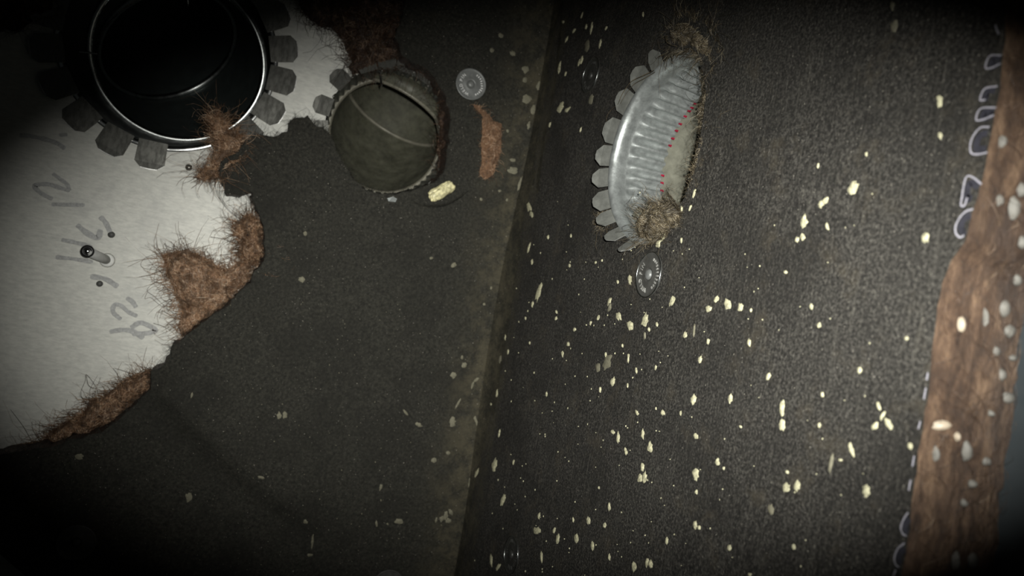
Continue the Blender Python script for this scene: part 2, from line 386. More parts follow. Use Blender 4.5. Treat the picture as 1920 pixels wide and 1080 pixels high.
# folded lap of the liner bridging the corner, grey-olive with dust
lapR = [(1056, -90), (1052, 60), (1042, 150), (1022, 262), (1006, 380), (980, 500), (957, 605), (925, 790), (912, 900), (884, 1060), (862, 1200)]
La = np.array([onA(x, y, YA-.0015) for x, y in edgeR]); Lb = np.array([onB(x, y, XB-.0012) for x, y in lapR])
La[:, 0] = np.minimum(La[:, 0], XB-.003); La = smooth_path(La, 10); Lb = smooth_path(Lb, 10); V = []; nr = 5
for k in range(len(La)):
    for j in range(nr):
        t = j/(nr-1); V.append(La[k]*(1-t)+Lb[k]*t+np.array([.004, .004, 0])*sin(pi*t)*.5+np.array([-1, -1, 0])*(.0006*vnoise(La[k:k+1, 2], np.array([t]), 60, 77)[0] if 0 < j < nr-1 else 0))
M_lap = liner_mat('dusty_folded_liner', (.017, .0165, .012), (.036, .033, .023), False, (.06, .053, .034), 0, .2, .25)
tag(mk('corner_lap', V, [(k*nr+j, k*nr+j+1, (k+1)*nr+j+1, (k+1)*nr+j) for k in range(len(La)-1) for j in range(nr-1)], M_lap, linA), 'dusty folded lap of liner down the corner')
lip = [(768, 372), (795, 383), (830, 383), (858, 371), (880, 355)]
P = smooth_path(np.array(a2(lip)), 8); V = []
for k, (u, v) in enumerate(P):
    e = sin(pi*k/(len(P)-1)); V += [(u, YA+.002, v-.004), (u, YA-.004*e, v-.001), (u, YA-.0085*e, v+.0035*e), (u, YA-.0078*e, v+.0036*e)]
mk('torn_lip', V, [(4*k+j, 4*k+4+j, 4*k+5+j, 4*k+1+j) for k in range(len(P)-1) for j in range(3)], M_linA, linA)['label'] = 'black curled lip of the tear below the small duct'

linB = empty('insulation_liner', (XB, .58, -.05), 'charcoal woven liner with pale splatter covering the right wall around a crimped collar', 'duct liner')
V, F = plate(oB, [holeB], .0065, dispB, mapB(XB)); mk('facing', V, F, M_linB, linB)
V, F = strip(holeB, [0, -.01, -.02, -.03, -.0395], mapB(XB), True, .001); tag(mk('hole_edge', V, F, M_coreg, linB), 'dusty cut edge of the liner around the collar hole')
# cut end of the right liner, slanting back towards the metal
def mapEnd(i, s): pass
n = len(E2); rows = 9; V = []; F = []
for r_ in range(rows):
    s = r_/(rows-1); bulge = .005*sin(pi*s)*(1+.6*vnoise(E2[:, 1], E2[:, 1]*0+s*.05, 40, 41))
    V.append(np.stack([XB+s*(XM-XB)+0*E2[:, 0], E2[:, 0]-.012*s-bulge-.0014*vnoise(E2[:, 1], np.full(n, s*.05), 160, 43)*(0 if r_ == 0 else 1), E2[:, 1]], -1))
for r_ in range(rows-1):
    for i in range(n-1): F.append((r_*n+i, r_*n+i+1, (r_+1)*n+i+1, (r_+1)*n+i))
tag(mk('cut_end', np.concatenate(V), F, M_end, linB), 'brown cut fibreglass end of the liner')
endN = lambda px, py: None
def onEnd(x, y):
    """point of the cut end face seen at a pixel"""
    r = ray(x, y); p = onB(x, y)
    for _ in range(25):
        e = np.interp(p[2], E2[::-1, 1] if E2[0, 1] > E2[-1, 1] else E2[:, 1], E2[::-1, 0] if E2[0, 1] > E2[-1, 1] else E2[:, 0])
        s = np.clip((p[0]-XB)/(XM-XB), 0, 1.2); Y = e-.012*s-.005*sin(pi*min(s, 1))-.0012; p = r*(Y/r[1])
    return p

# splatter on both liners: blobs read off by position, width, height (pixels) and lean
B8 = [(302,20,14,50,15),(557,50,14,36,20),(795,48,18,46,15),(690,120,28,62,10),(635,140,24,40,-10),(592,105,20,36,-20),(707,155,10,20,0),(737,135,10,18,0),(845,175,14,26,10),(965,42,16,32,25),(935,78,24,30,35),(1008,62,32,44,0),(1055,72,22,36,0),(1095,82,8,18,0),(1323,70,18,24,0),(1352,140,18,24,0),(935,200,12,24,10),(903,268,16,30,10),(1087,205,15,36,0),(1160,332,18,36,20),(880,418,22,42,8),(1020,415,17,38,10),(1215,450,22,70,0),(1215,515,28,48,0),(765,468,16,24,0),(740,452,6,16,0),(832,470,8,22,0),(1366,400,13,24,0),(1356,515,12,20,0),(1060,520,10,16,-30),(1505,310,18,30,0),(668,468,10,24,-20),(690,547,14,44,0),(717,595,22,42,5),(890,556,17,32,-25),(598,562,13,46,0),(577,540,18,16,0),(626,610,12,34,-15),(690,670,16,36,0),(680,712,22,34,10),(697,710,20,42,0),(890,698,26,54,0),(972,653,18,32,0),(998,676,10,14,0),(1235,690,14,16,0),(1232,748,32,44,0),(1270,742,28,48,10),(1528,760,26,48,0),(1472,605,20,56,-20),(1432,645,14,12,0),(893,765,10,20,0),(890,888,18,34,0),(905,898,14,20,0),(548,890,12,22,0),(488,872,16,36,0),(566,822,12,36,0),(528,748,8,14,0),(306,855,11,28,10),(430,870,7,24,0),(360,910,11,28,15),(372,940,15,46,8),(440,938,16,40,-5),(502,968,12,42,0),(298,912,30,28,0),(565,1010,9,30,0),(658,1045,18,40,0),(709,1030,16,40,0),(722,1036,16,36,-5),(782,948,11,32,5),(1020,975,18,26,0),(1098,1075,14,14,0),(1258,972,14,24,0),(573,350,20,36,20),(525,380,8,28,5),(170,795,16,58,18),(140,665,20,50,12),(70,695,14,44,20),(40,760,11,70,5),(156,545,7,38,8),(125,435,11,20,0),(147,395,7,34,5),(330,398,7,22,8),(210,655,8,24,5),(178,185,7,24,5),(190,240,7,20,0),(405,212,10,14,0),(384,245,8,20,0),(487,130,6,20,10),(515,110,9,20,15),(630,265,6,36,0),(545,250,7,24,0),(663,310,8,28,-10),(735,298,8,20,10),(630,365,6,22,0),(205,1000,9,22,0),(125,1020,10,50,0),(150,1045,14,34,25),(312,1010,9,48,0)]
spB = [(860+x/2, 540+y/2, a/2, b/2, l) for x, y, a, b, l in B8]
spB += [(1602,353,18,31,28),(1543,383,12,18,30),(1551,377,12,17,40),(1511,416,13,27,10),(1508,445,10,16,12),(1497,451,8,12,20),(1554,426,6,17,-12),(1735,446,14,20,0),(1474,511,8,8,0),(1537,311,4,12,10),
        (994,388,10,18,-10),(999,402,8,14,-15),(995,466,4,23,15),(1001,492,4,12,5),(1013,547,7,35,15),(1029,445,4,10,5),(1070,442,3,8,0),(1067,498,5,9,5),(1001,571,4,12,0),(988,597,3,8,0),(1042,597,4,9,10),(1043,585,4,7,0),(1063,644,5,8,0),(995,643,3,7,0),(1053,664,3,13,0),(950,632,4,16,5),(954,587,3,15,0),(955,660,3,12,8),(964,540,3,22,10),(1074,617,5,8,15),(1115,492,4,7,10),(1127,488,3,6,10),(1155,528,5,9,5),(1178,524,8,20,-5),(1118,595,4,12,20),(1103,606,3,9,0),(1164,648,4,9,0),(1132,664,3,10,0),(1175,667,4,9,0),(1192,522,3,8,10),
        (1242,443,13,18,30),(1233,456,9,16,25),(1303,363,4,22,18),(1295,390,4,14,20),(1277,450,4,13,10),(1279,392,4,12,0),
        (1053,202,10,24,22),(1065,206,6,16,45),(1050,128,5,28,10),(1062,139,4,11,10),(1110,53,4,26,10),(1127,82,4,18,12),(1092,113,6,18,18),(1087,118,5,16,18),(1077,58,5,12,30),(1092,29,3,13,15),(1056,41,6,8,0),(1100,50,4,11,10),(1032,234,4,11,10),(1091,244,3,11,15),(1138,53,4,10,25),(1209,28,3,11,0),(1063,75,4,14,20),
        (1762,190,12,26,0),(1763,254,8,14,0),(1627,290,5,9,0),(1648,762,6,20,-20),(1666,795,12,28,-25),(1641,798,11,20,30),(1655,780,6,22,25),(1700,634,7,9,0),(1707,837,9,14,0),(1624,920,14,26,0)]
dimB = [(1135,678,18,34,15),(1118,688,10,20,0),(1447,955,14,24,0),(1559,868,7,38,12),(1102,87,10,26,5),(1110,185,8,22,10),(1139,575,6,22,15),(939,673,7,18,5),(1010,632,4,9,0),(1679,50,16,26,15),(1676,12,10,20,0),(1300,620,4,30,5),(1206,628,4,16,0)]
spA = [(523,777,11,14,0),(534,777,10,14,0),(488,889,16,8,15),(572,975,9,11,0),(760,773,5,16,-40),(785,796,8,17,-60),(850,703,12,12,0),(870,685,10,11,0),(848,790,13,18,0),(813,862,11,10,0),(840,849,9,9,0),(714,913,6,14,15),(714,938,3,5,0),(748,978,17,12,0),(706,982,16,5,80),(727,983,5,6,0),(565,524,13,12,0),(572,438,9,9,0),(850,497,14,9,-30),(808,484,8,6,0),(361,737,12,5,-80),(923,94,9,10,0),(961,100,10,14,-30),(939,67,11,10,0),(920,540,5,7,0),(907,570,6,6,0),(866,670,6,8,0),(858,758,4,26,30),(952,245,7,8,0),(937,358,6,6,0),(902,374,7,7,0),(951,375,6,6,0)]
dimA = [(150,856,18,14,0),(354,931,14,18,0),(586,1015,5,28,5),(592,998,5,8,20),(582,1042,14,6,0),(836,966,9,20,10),(828,973,9,12,30),(845,960,8,14,-20),(841,976,10,10,0),(822,966,7,8,0),(849,972,6,9,0),(818,975,4,12,10),(893,712,6,12,50),(886,722,5,16,15),(900,707,9,5,0),(886,880,5,26,12),(880,905,4,20,5),(876,985,5,30,10),(870,1030,6,34,8),(893,790,6,22,-20),(1010,160,8,20,15),(1000,205,10,18,0),(992,235,7,16,10),(975,345,6,30,15),(962,300,12,8,0),(984,150,10,12,0),(988,185,18,18,0),(985,130,14,14,0),(963,320,22,16,0)]
def blob(parent, name, m_, unproj, mapping, ax, px, py, wd, ht, lean, seed, h):
    r = np.random.default_rng(seed); k = 15 if ht > 9 else 9
    t = np.linspace(0, 2*pi, k, endpoint=False); rr = 1+r.normal(0, .16, k); l = rad(lean)
    ex, ey = np.cos(t)*rr*wd/2, np.sin(t)*rr*ht/2
    P = np.array([unproj(px+x*cos(l)+y*sin(l), py-(y*cos(l)-x*sin(l)))[ax] for x, y in zip(ex, ey)])
    c = unproj(px, py)[ax]; I = c+(P-c)*.6
    d = dispA if ax == [0, 2] else dispB
    V = np.concatenate([mapping(P[:, 0], P[:, 1], d(P[:, 0], P[:, 1])-.0003), mapping(I[:, 0], I[:, 1], d(I[:, 0], I[:, 1])+h), mapping(c[:1], c[1:], d(c[:1], c[1:])+h*1.15)])
    F = [(i, (i+1) % k, k+(i+1) % k, k+i) for i in range(k)]+[(k+i, k+(i+1) % k, 2*k) for i in range(k)]
    return V, F
def splat(lst, parent, m_, unproj, mapping, ax, s0, dim=False):
    bv, bf, nb = [], [], 0
    for i, (x, y, a, b, l) in enumerate(lst):
        V, F = blob(parent, '', m_, unproj, mapping, ax, x, y, a, b, l, s0+i, .0008)
        if max(a, b) >= 10: mk('splatter_speck', V, F, m_, parent)
        else: bf += [tuple(k+nb for k in f) for f in F]; bv.append(V); nb += len(V)
    return bv, bf
AX, BX = [0, 2], [1, 2]
for lst, par, m_, un, mp, ax, s0, nm in ((spB, linB, M_speck, onB, mapB(XB), BX, 100, 'fine_speckling'), (dimB, linB, M_speckd, onB, mapB(XB), BX, 400, 'f'), (spA, linA, M_speckd, onA, mapA(YA), AX, 500, 'fine_speckling'), (dimA, linA, M_speckd, onA, mapA(YA), AX, 600, 'f')):
    bv, bf = splat(lst, par, m_, un, mp, ax, s0)
    if nm != 'f':                                                   # countless tiny dots of the same splatter
        r = np.random.default_rng(s0); nb = sum(len(v) for v in bv); cnt = 210 if par is linB else 70
        for i in range(cnt):
            if par is linB:
                if r.random() < .62: x, y = r.normal(1080, 110), r.uniform(420, 1080)
                else: x, y = r.uniform(960, 1720), r.uniform(330, 1080)
                if x < 965-(y-500)*.17 or x > 1660: continue
                wd, ht = r.uniform(1.0, 2.2), r.uniform(1.6, 4.5)
            else: x, y = r.uniform(430, 860), r.uniform(560, 1060); wd, ht = r.uniform(1.5, 2.5), r.uniform(1.5, 3)
            V, F = blob(par, '', m_, un, mp, ax, x, y, wd, ht, 8, s0+1000+i, .0005)
            bf += [tuple(k+nb for k in f) for f in F]; bv.append(V); nb += len(V)
        mk(nm, np.concatenate(bv), bf, m_, par, kind='stuff')

# outlined print along the cut edge of the right liner (characters sliced by the cut)
z5 = lambda L_: [(1620+x/2, y/2) for x, y in L_]
z6 = lambda L_: [(1620+x/2, 540+y/2) for x, y in L_]
glyphs = [z5([(414, 785), (385, 795), (362, 820), (348, 850), (349, 875), (364, 891), (380, 884)]), z5([(445, 692), (415, 668), (392, 662), (380, 690), (372, 740), (368, 770), (381, 772), (392, 742)]),
          z5([(475, 478), (442, 480), (415, 510), (403, 545), (407, 575), (432, 580), (467, 573)]), z5([(500, 405), (442, 409), (425, 450), (450, 450), (492, 433)]),
          z5([(505, 325), (457, 335), (440, 375), (460, 376)]), z5([(520, 209), (476, 212), (460, 254), (480, 257), (516, 240)]), z5([(497, 95), (502, 112), (510, 130)]),
          z6([(170, 842), (152, 870), (143, 900), (150, 922), (163, 930)]), z6([(157, 957), (132, 977), (119, 1010), (123, 1036), (136, 1048)]), z6([(124, 1057), (113, 1082)]),
          z6([(244, 318), (240, 346)]), z6([(237, 375), (229, 418)]), z6([(216, 500), (208, 530)]), z6([(193, 630), (186, 670)]), z6([(180, 720), (172, 760)])]
hB = lambda P: float(np.max(dispB(P[:, 0], P[:, 1])))
for i, g in enumerate(glyphs):
    if i < 9 and i != 6:                                             # blue-grey fill inside the white outline
        cx, cy = np.mean(g, 0); gi = [(x+(cx-x)*.42+4, y+(cy-y)*.42) for x, y in g]; P = np.array(b2(gi))
        V, F = ribbon2(P, 9*.33/FPX/.55*.8, mapB(XB), hB(P)+.0005, 8, i, 1); mk('letter_fill', V, F, M_blue, linB)
    P = np.array(b2(g)); V, F = ribbon2(P, 3.4*.33/FPX, mapB(XB), hB(P)+.0008, 8, i, .8); mk('printed_letter', V, F, M_white, linB)

# pale flecks stuck to the cut end
flecks = [(1882, 579, 20, 30), (1892, 620, 20, 24), (1864, 658, 16, 20), (1896, 671, 12, 12), (1877, 702, 14, 22), (1890, 745, 22, 22), (1800, 607, 13, 32), (1765, 797, 40, 18), (1792, 818, 9, 16), (1811, 846, 20, 40), (1822, 907, 15, 16), (1848, 865, 14, 16), (1805, 942, 12, 14), (1790, 1052, 14, 38), (1822, 1050, 18, 30), (1900, 390, 22, 40), (1913, 357, 16, 26), (1877, 265, 14, 24), (1914, 455, 14, 24), (1872, 375, 10, 24), (1905, 525, 14, 22), (1845, 595, 7, 34), (1753, 850, 12, 30), (1856, 775, 10, 12)]
M_fleck = flat('pale_grey_fleck', (.135, .13, .115), .6, .15); M_fleckb = flat('glossy_cream_fleck', (.33, .28, .21), .4, .15)
for i, (x, y, a, b) in enumerate(flecks):
    r = np.random.default_rng(900+i); t = np.linspace(0, 2*pi, 12, endpoint=False); rr = 1+r.normal(0, .1, 12)
    P = np.array([onEnd(x+a/2*cos(k)*q_, y+b/2*sin(k)*q_) for k, q_ in zip(t, rr)])
    c = onEnd(x, y); I = c+(P-c)*.6; o_ = np.array([0, -.0012, 0])
    V = np.concatenate([P+o_*.3, I+o_*1.6, [c+o_*1.8]]); F = [(k, (k+1) % 12, 12+(k+1) % 12, 12+k) for k in range(12)]+[(12+k, 12+(k+1) % 12, 24) for k in range(12)]
    mk('fleck', V, F, M_fleckb if i in (6, 7, 8) else M_fleck, linB)
# stray fibres on the cut end
P0 = []
for i in range(300):
    k = rng.integers(5, len(E2)-6); s = rng.random(); z = E2[k, 1]; L_ = rng.uniform(.004, .02); a = rng.normal(0, .5); cu = rng.normal(0, .4)
    pts = []
    for q_ in np.linspace(0, 1, 6):
        zz = z+L_*q_*cos(a); ss = s+L_*q_*(sin(a)+cu*q_)/.04; sc_ = min(max(ss, 0), 1)
        e = np.interp(zz, E2[::-1, 1], E2[::-1, 0]) if E2[0, 1] > E2[-1, 1] else np.interp(zz, E2[:, 1], E2[:, 0])
        pts.append((XB+sc_*(XM-XB), e-.012*sc_-.005*sin(pi*sc_)-.002-.002*sin(pi*q_), zz))
    P0.append(pts)
V, F = tubes(np.array(P0), .00011); mk('stray_fibres', V, F, M_strd, linB, kind='stuff')

# ------------------------------------------------------------------ torn fibreglass clumps
def tuft(label, poly, mapping, base, height, nfill, nedge, flen, elen, mc, ms, seed, unproj2, lump=1.0, rad_=.00020, edge_sp=.9, group=None):
    pl = resample(poly, .004, .0016, seed)
    if np.sum(pl[:, 0]*np.roll(pl[:, 1], -1)-np.roll(pl[:, 0], -1)*pl[:, 1]) < 0: pl = pl[::-1]     # counter-clockwise
    def disp(u, v):
        d = edist(np.stack([u, v], -1), pl); t = np.clip(d/.016, 0, 1); t = t*(2-t)
        return base+height*t*(1+lump*(.45*vnoise(u, v, 75, seed)+.40*vnoise(u, v, 150, seed+1)+.16*vnoise(u, v, 330, seed+3)))+.0022*vnoise(u, v, 420, seed+2)*np.clip(d/.003, 0, 1)
    V, F = plate(pl, [], .0032, disp, mapping)
    c = V.mean(0); root = empty('fibreglass_tuft', c, label, 'insulation', group)
    mk('matted_core', V, F, mc, root)
    r = np.random.default_rng(seed); lo_, hi_ = pl.min(0), pl.max(0)
    R_ = r.uniform(lo_, hi_, (nfill*14, 2)); R_ = R_[inside(R_, pl)][:int(nfill*2.6)]; n_ = len(R_); K = 6
    a = r.uniform(0, 2*pi, n_); cu = r.normal(0, 2.2, n_); L_ = flen*r.gamma(2.5, .4, n_); out = np.zeros((n_, K, 3))
    p = R_.copy(); ang = a.copy(); lift = r.uniform(0, .0022, n_)
    for k in range(K):
        out[:, k] = mapping(p[:, 0], p[:, 1], disp(p[:, 0], p[:, 1])+.0004+lift*sin(pi*k/(K-1))*1.2)
        p = p+np.stack([np.cos(ang), np.sin(ang)], -1)*(L_/(K-1))[:, None]; ang = ang+cu/(K-1)
    V, F = tubes(out, rad_); mk('loose_strands', V, F, ms, root, kind='stuff')
    E_ = edge_hairs(np.vstack([pl, pl[:1]]), int(nedge*.6), elen*.75, mapping, base+height*.15, seed+5, -1, edge_sp, 7, .003)
    V, F = tubes(E_, rad_*.6); mk('fringe', V, F, ms, root, kind='stuff')
    return root
mA = mapA(YM)
hump = [(300, 478), (318, 472), (345, 470), (375, 478), (396, 492), (410, 505), (430, 505), (446, 492), (462, 488), (472, 500), (470, 525), (456, 542), (440, 552), (430, 570), (400, 592), (372, 615), (352, 632), (338, 634), (330, 612), (338, 590), (330, 570), (318, 540), (308, 510)]
tuft('tan torn fibreglass hump on the bare sheet metal at the ragged liner edge', a2(hump, .865), mA, 0, .022, 1700, 300, .014, .010, M_corel, M_strl, 51, None)
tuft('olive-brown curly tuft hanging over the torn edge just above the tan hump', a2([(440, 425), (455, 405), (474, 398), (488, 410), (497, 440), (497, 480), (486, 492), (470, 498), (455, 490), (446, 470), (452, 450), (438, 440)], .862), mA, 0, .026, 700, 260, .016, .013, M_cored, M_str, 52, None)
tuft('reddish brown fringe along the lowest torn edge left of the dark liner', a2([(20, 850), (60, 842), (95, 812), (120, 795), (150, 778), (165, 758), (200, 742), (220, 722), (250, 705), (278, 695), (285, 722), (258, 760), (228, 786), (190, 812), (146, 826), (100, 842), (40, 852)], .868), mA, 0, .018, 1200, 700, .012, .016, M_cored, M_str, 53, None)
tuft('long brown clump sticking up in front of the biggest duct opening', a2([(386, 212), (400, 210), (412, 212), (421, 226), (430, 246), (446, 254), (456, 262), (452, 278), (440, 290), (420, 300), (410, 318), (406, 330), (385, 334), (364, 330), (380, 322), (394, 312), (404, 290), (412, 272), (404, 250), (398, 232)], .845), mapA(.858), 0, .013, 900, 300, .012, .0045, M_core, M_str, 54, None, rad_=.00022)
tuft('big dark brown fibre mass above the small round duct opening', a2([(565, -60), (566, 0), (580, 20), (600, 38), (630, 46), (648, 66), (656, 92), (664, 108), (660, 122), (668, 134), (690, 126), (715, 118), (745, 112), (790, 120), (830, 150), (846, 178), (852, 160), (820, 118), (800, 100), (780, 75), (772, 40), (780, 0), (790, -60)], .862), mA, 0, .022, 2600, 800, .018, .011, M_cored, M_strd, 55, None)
tuft('brown torn strip hugging the right rim of the small duct opening', a2([(838, 180), (848, 186), (854, 205), (857, 235), (866, 262), (868, 300), (862, 325), (880, 345), (872, 358), (850, 350), (836, 352), (828, 335), (832, 300), (830, 270), (834, 235), (832, 205)], .862), mA, 0, .018, 700, 220, .012, .005, M_cored, M_strd, 56, None)
tuft('brown strip of bared fibre below the round washer beside the small duct', a2([(886, 196), (900, 198), (914, 212), (926, 226), (939, 230), (941, 262), (936, 296), (926, 322), (910, 336), (898, 330), (904, 300), (902, 262), (905, 235), (902, 215)]), mapA(YA), .0005, .0050, 300, 40, .0055, .003, M_corel, M_str, 57, None)
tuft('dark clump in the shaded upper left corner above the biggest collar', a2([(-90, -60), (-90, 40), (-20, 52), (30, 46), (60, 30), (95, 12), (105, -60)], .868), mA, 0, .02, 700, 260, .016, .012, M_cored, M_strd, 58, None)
mB = mapB(XB)
tuft('dark dusty tuft at the top of the ribbed right-wall collar', b2([(1256, 62), (1272, 42), (1296, 38), (1318, 52), (1340, 78), (1348, 110), (1338, 130), (1322, 112), (1308, 100), (1290, 92), (1268, 92)]), mB, -.002, .007, 700, 420, .012, .010, M_coreg, M_strg, 59, None)
tuft('dusty olive lip of fibre down the right rim of the ribbed collar', b2([(1322, 110), (1340, 128), (1338, 170), (1334, 220), (1324, 270), (1312, 315), (1298, 360), (1286, 366), (1294, 330), (1306, 290), (1314, 250), (1318, 215), (1310, 205), (1312, 190), (1322, 172), (1326, 140)]), mB, -.003, .004, 600, 260, .008, .005, M_coreg, M_strg, 60, None)
tuft('olive-brown bushy tuft spilling over the bottom of the ribbed collar', b2([(1200, 418), (1214, 398), (1226, 388), (1240, 384), (1256, 378), (1272, 384), (1280, 398), (1274, 416), (1258, 430), (1244, 440), (1226, 450), (1206, 452), (1196, 436)]), mB, -.002, .010, 700, 400, .010, .009, M_coreg, M_strg, 61, None)
tuft('small brown wisp behind the lower left tabs of the ribbed collar', b2([(1118, 405), (1130, 392), (1146, 398), (1150, 416), (1136, 430), (1122, 424)]), mB, -.002, .004, 200, 120, .008, .006, M_coreg, M_strg, 62, None)
# long loose strands curling over the bare metal
def px_strand(name, lst, rad_, m_, parent, Ys=None, unproj=onA, d0=YM-.004):
    paths = []
    for pts, dep in lst:
        P = smooth_path([unproj(x, y, dep) for x, y in pts], 8)
        P = P[np.linspace(0, len(P)-1, 28).astype(int)]; paths.append(P)
    V, F = tubes(np.array(paths), rad_, 4); return mk(name, V, F, m_, parent, kind='stuff')
px_strand('stray_strands', [([(312, 474), (290, 477), (272, 484), (264, 495), (270, 503), (290, 506), (305, 512)], .878), ([(318, 545), (300, 530), (285, 533), (276, 545), (290, 556), (310, 575), (330, 592)], .876), ([(276, 548), (272, 560), (283, 558), (300, 572), (332, 590)], .878),
     ([(288, 606), (306, 612), (322, 622), (334, 634)], .878), ([(330, 600), (318, 590), (300, 580)], .877), ([(354, 632), (370, 648), (380, 652), (398, 656)], .848), ([(395, 444), (420, 448), (440, 456), (452, 464)], .87), ([(412, 478), (432, 476), (455, 468)], .868),
     ([(408, 330), (404, 352), (414, 376), (430, 396), (444, 406), (462, 412)], .872), ([(410, 340), (408, 358), (420, 382), (440, 402), (460, 408)], .872), ([(412, 345), (412, 362), (424, 384), (446, 402)], .873), ([(404, 340), (400, 355), (394, 362)], .876),
     ([(178, 770), (152, 742), (160, 714), (162, 702), (178, 722), (186, 745), (184, 760)], .872), ([(162, 704), (166, 722), (178, 728), (194, 726), (196, 740), (186, 752)], .874), ([(230, 722), (224, 708), (212, 690)], .874), ([(244, 700), (228, 694), (214, 690)], .876), ([(75, 828), (62, 806), (60, 790)], .876), ([(62, 832), (44, 800), (20, 768)], .876), ([(100, 806), (84, 800), (66, 796)], .876)],
          .00022, M_strg, linA)
# a loose wire-like strand looping beside the ribbed collar
def curve_obj(name, pts, rad_, m_, label, cat, k=10):
    P = smooth_path(pts, k); V, F = tubes(P[None], rad_, 6); return tag(mk(name, V, F, m_), label, cat)
curve_obj('wire_loop', [onB(x, y, XB-h) for x, y, h in ((1226, 132, .012), (1205, 142, .012), (1185, 152, .014), (1172, 168, .014), (1164, 182, .012), (1158, 196, .01), (1146, 206, .008), (1138, 218, .006), (1138, 228, .005), (1146, 231, .005), (1154, 224, .005))], .00035, M_strg, 'thin tan wire looping over the upper left tabs of the ribbed collar', 'wire')
curve_obj('wire_loop', [onB(x, y, XB-h) for x, y, h in ((1228, 135, .010), (1208, 147, .010), (1190, 157, .012), (1177, 172, .012), (1168, 186, .010), (1160, 200, .008), (1154, 208, .007))], .0003, M_strg, 'second shorter tan wire lying just inside the looped one', 'wire')
curve_obj('wire_loop', [onB(x, y, XB-h) for x, y, h in ((1248, 68, .008), (1250, 78, .01), (1258, 84, .01), (1270, 87, .008))], .0004, M_strg, 'short curled tan wire at the top of the ribbed collar', 'wire')

# ------------------------------------------------------------------ ducts
def frame(d, w_):
    d = np.array(d)/np.linalg.norm(d); e1 = np.cross(d, w_); e1 /= np.linalg.norm(e1); return d, e1, np.cross(e1, d)
def ringpts(c, d, w_, r, n, crimp=0, nc=60):
    d, e1, e2 = frame(d, w_); t = np.linspace(0, 2*pi, n, endpoint=False); rr = r+crimp*np.sign(np.cos(nc*t))*np.abs(np.cos(nc*t))**.55
    return c+(rr*np.cos(t))[:, None]*e1+(rr*np.sin(t))[:, None]*e2
def loft(name, stations, m_, parent, n=96, crimps=None, nc=60, label=None):
    V = np.concatenate([ringpts(*s, n, (crimps[i] if crimps else 0), nc) for i, s in enumerate(stations)]); F = []
    for k in range(len(stations)-1):
        for i in range(n): j = (i+1) % n; F.append((k*n+i, k*n+j, (k+1)*n+j, (k+1)*n+i))
    o = mk(name, V, F, m_, parent)
    if label: o['label'] = label
    return o
def torus(name, c, d, w_, r, rt, m_, parent, n=96, label=None, flat_=1.0):
    d, e1, e2 = frame(d, w_); V = []; F = []; s = 10
    for i in range(n):
        a = 2*pi*i/n; q_ = cos(a)*e1+sin(a)*e2
        for k in range(s): b = 2*pi*k/s; V.append(c+q_*(r+rt*cos(b))+d*rt*flat_*sin(b))
    for i in range(n):
        for k in range(s): F.append((i*s+k, ((i+1) % n)*s+k, ((i+1) % n)*s+(k+1) % s, i*s+(k+1) % s))
    o = mk(name, V, F, m_, parent)
    if label: o['label'] = label
    return o
nA = np.array([0, 1.0, 0])
def tilt(a, phi):
    w_ = cos(rad(phi))*Uv+sin(rad(phi))*np.array([1.0, 0, 0]); return cos(rad(a))*nA+sin(rad(a))*w_
def lerp_st(a, b, k): return [tuple(np.asarray(a[i])*(1-t)+np.asarray(b[i])*t if i != 2 else a[2] for i in range(4)) for t in np.linspace(0, 1, k)]
def tabmesh(wd, ln, ch, th=.0007, bend=0.0):
    """one chamfered tab, root at the origin, reaching along +x, thickness along z"""
    o2 = [(-.002, -wd/2), (ln-ch, -wd/2*1.04), (ln, -wd/2+ch), (ln+.0005, 0), (ln, wd/2-ch), (ln-ch, wd/2*1.04), (-.002, wd/2)]
    n_ = len(o2); V = [(x, y, z+bend*(max(x, 0)/ln)**2) for z in (0, th) for x, y in o2]
    F = [tuple(range(n_-1, -1, -1)), tuple(range(n_, 2*n_))]+[(i, (i+1) % n_, n_+(i+1) % n_, n_+i) for i in range(n_)]
    me = bpy.data.meshes.new('tab'); me.from_pydata(V, [], F); return me
def place(o, parent, p, X, Zn):
    X = Vector(X).normalized(); Zn = Vector(Zn); Zn = (Zn-X*X.dot(Zn)).normalized(); Y = Zn.cross(X)
    mm = Matrix.Identity(4)
    for i in range(3): mm[i][0] = X[i]; mm[i][1] = Y[i]; mm[i][2] = Zn[i]; mm[i][3] = p[i]-(wloc(parent)[i] if parent else 0)
    o.matrix_local = mm

# --- biggest collar, upper left
big = empty('duct_collar', bigC, 'biggest round duct opening with a ring of flat grey tabs on the bare sheet metal', 'duct collar')
ph = -40; w1 = cos(rad(ph))*Uv+sin(rad(ph))*np.array([1, 0, 0.])
b0 = (bigC-[0, .001, 0], nA, w1, BIGR-.0015); b1 = (onA(327, 104, YM+.022), tilt(8, ph), w1, .098)
b2_ = (onA(339, 111, YM+.045), tilt(16, ph), w1, .0915)
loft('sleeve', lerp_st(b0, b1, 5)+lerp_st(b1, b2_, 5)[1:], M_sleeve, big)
torus('bead', b2_[0], b2_[1], w1, .0905, .0036, M_bead, big, label='bright rolled bead inside the collar')
b3 = (b2_[0]+tilt(30, ph)*.060, tilt(60, ph), w1, .083); b4 = (b3[0]+tilt(72, ph)*.11, tilt(82, ph), w1, .082); b5 = (b4[0]+tilt(88, ph)*.10, tilt(90, ph), w1, .081)
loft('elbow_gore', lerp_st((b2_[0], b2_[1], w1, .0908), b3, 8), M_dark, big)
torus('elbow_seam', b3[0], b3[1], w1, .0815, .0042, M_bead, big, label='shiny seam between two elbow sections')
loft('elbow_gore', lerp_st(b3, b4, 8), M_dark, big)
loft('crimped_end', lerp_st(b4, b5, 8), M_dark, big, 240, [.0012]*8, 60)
tm = tabmesh(.0285, .0275, .0058, bend=.0012); tm.materials.append(M_tab)
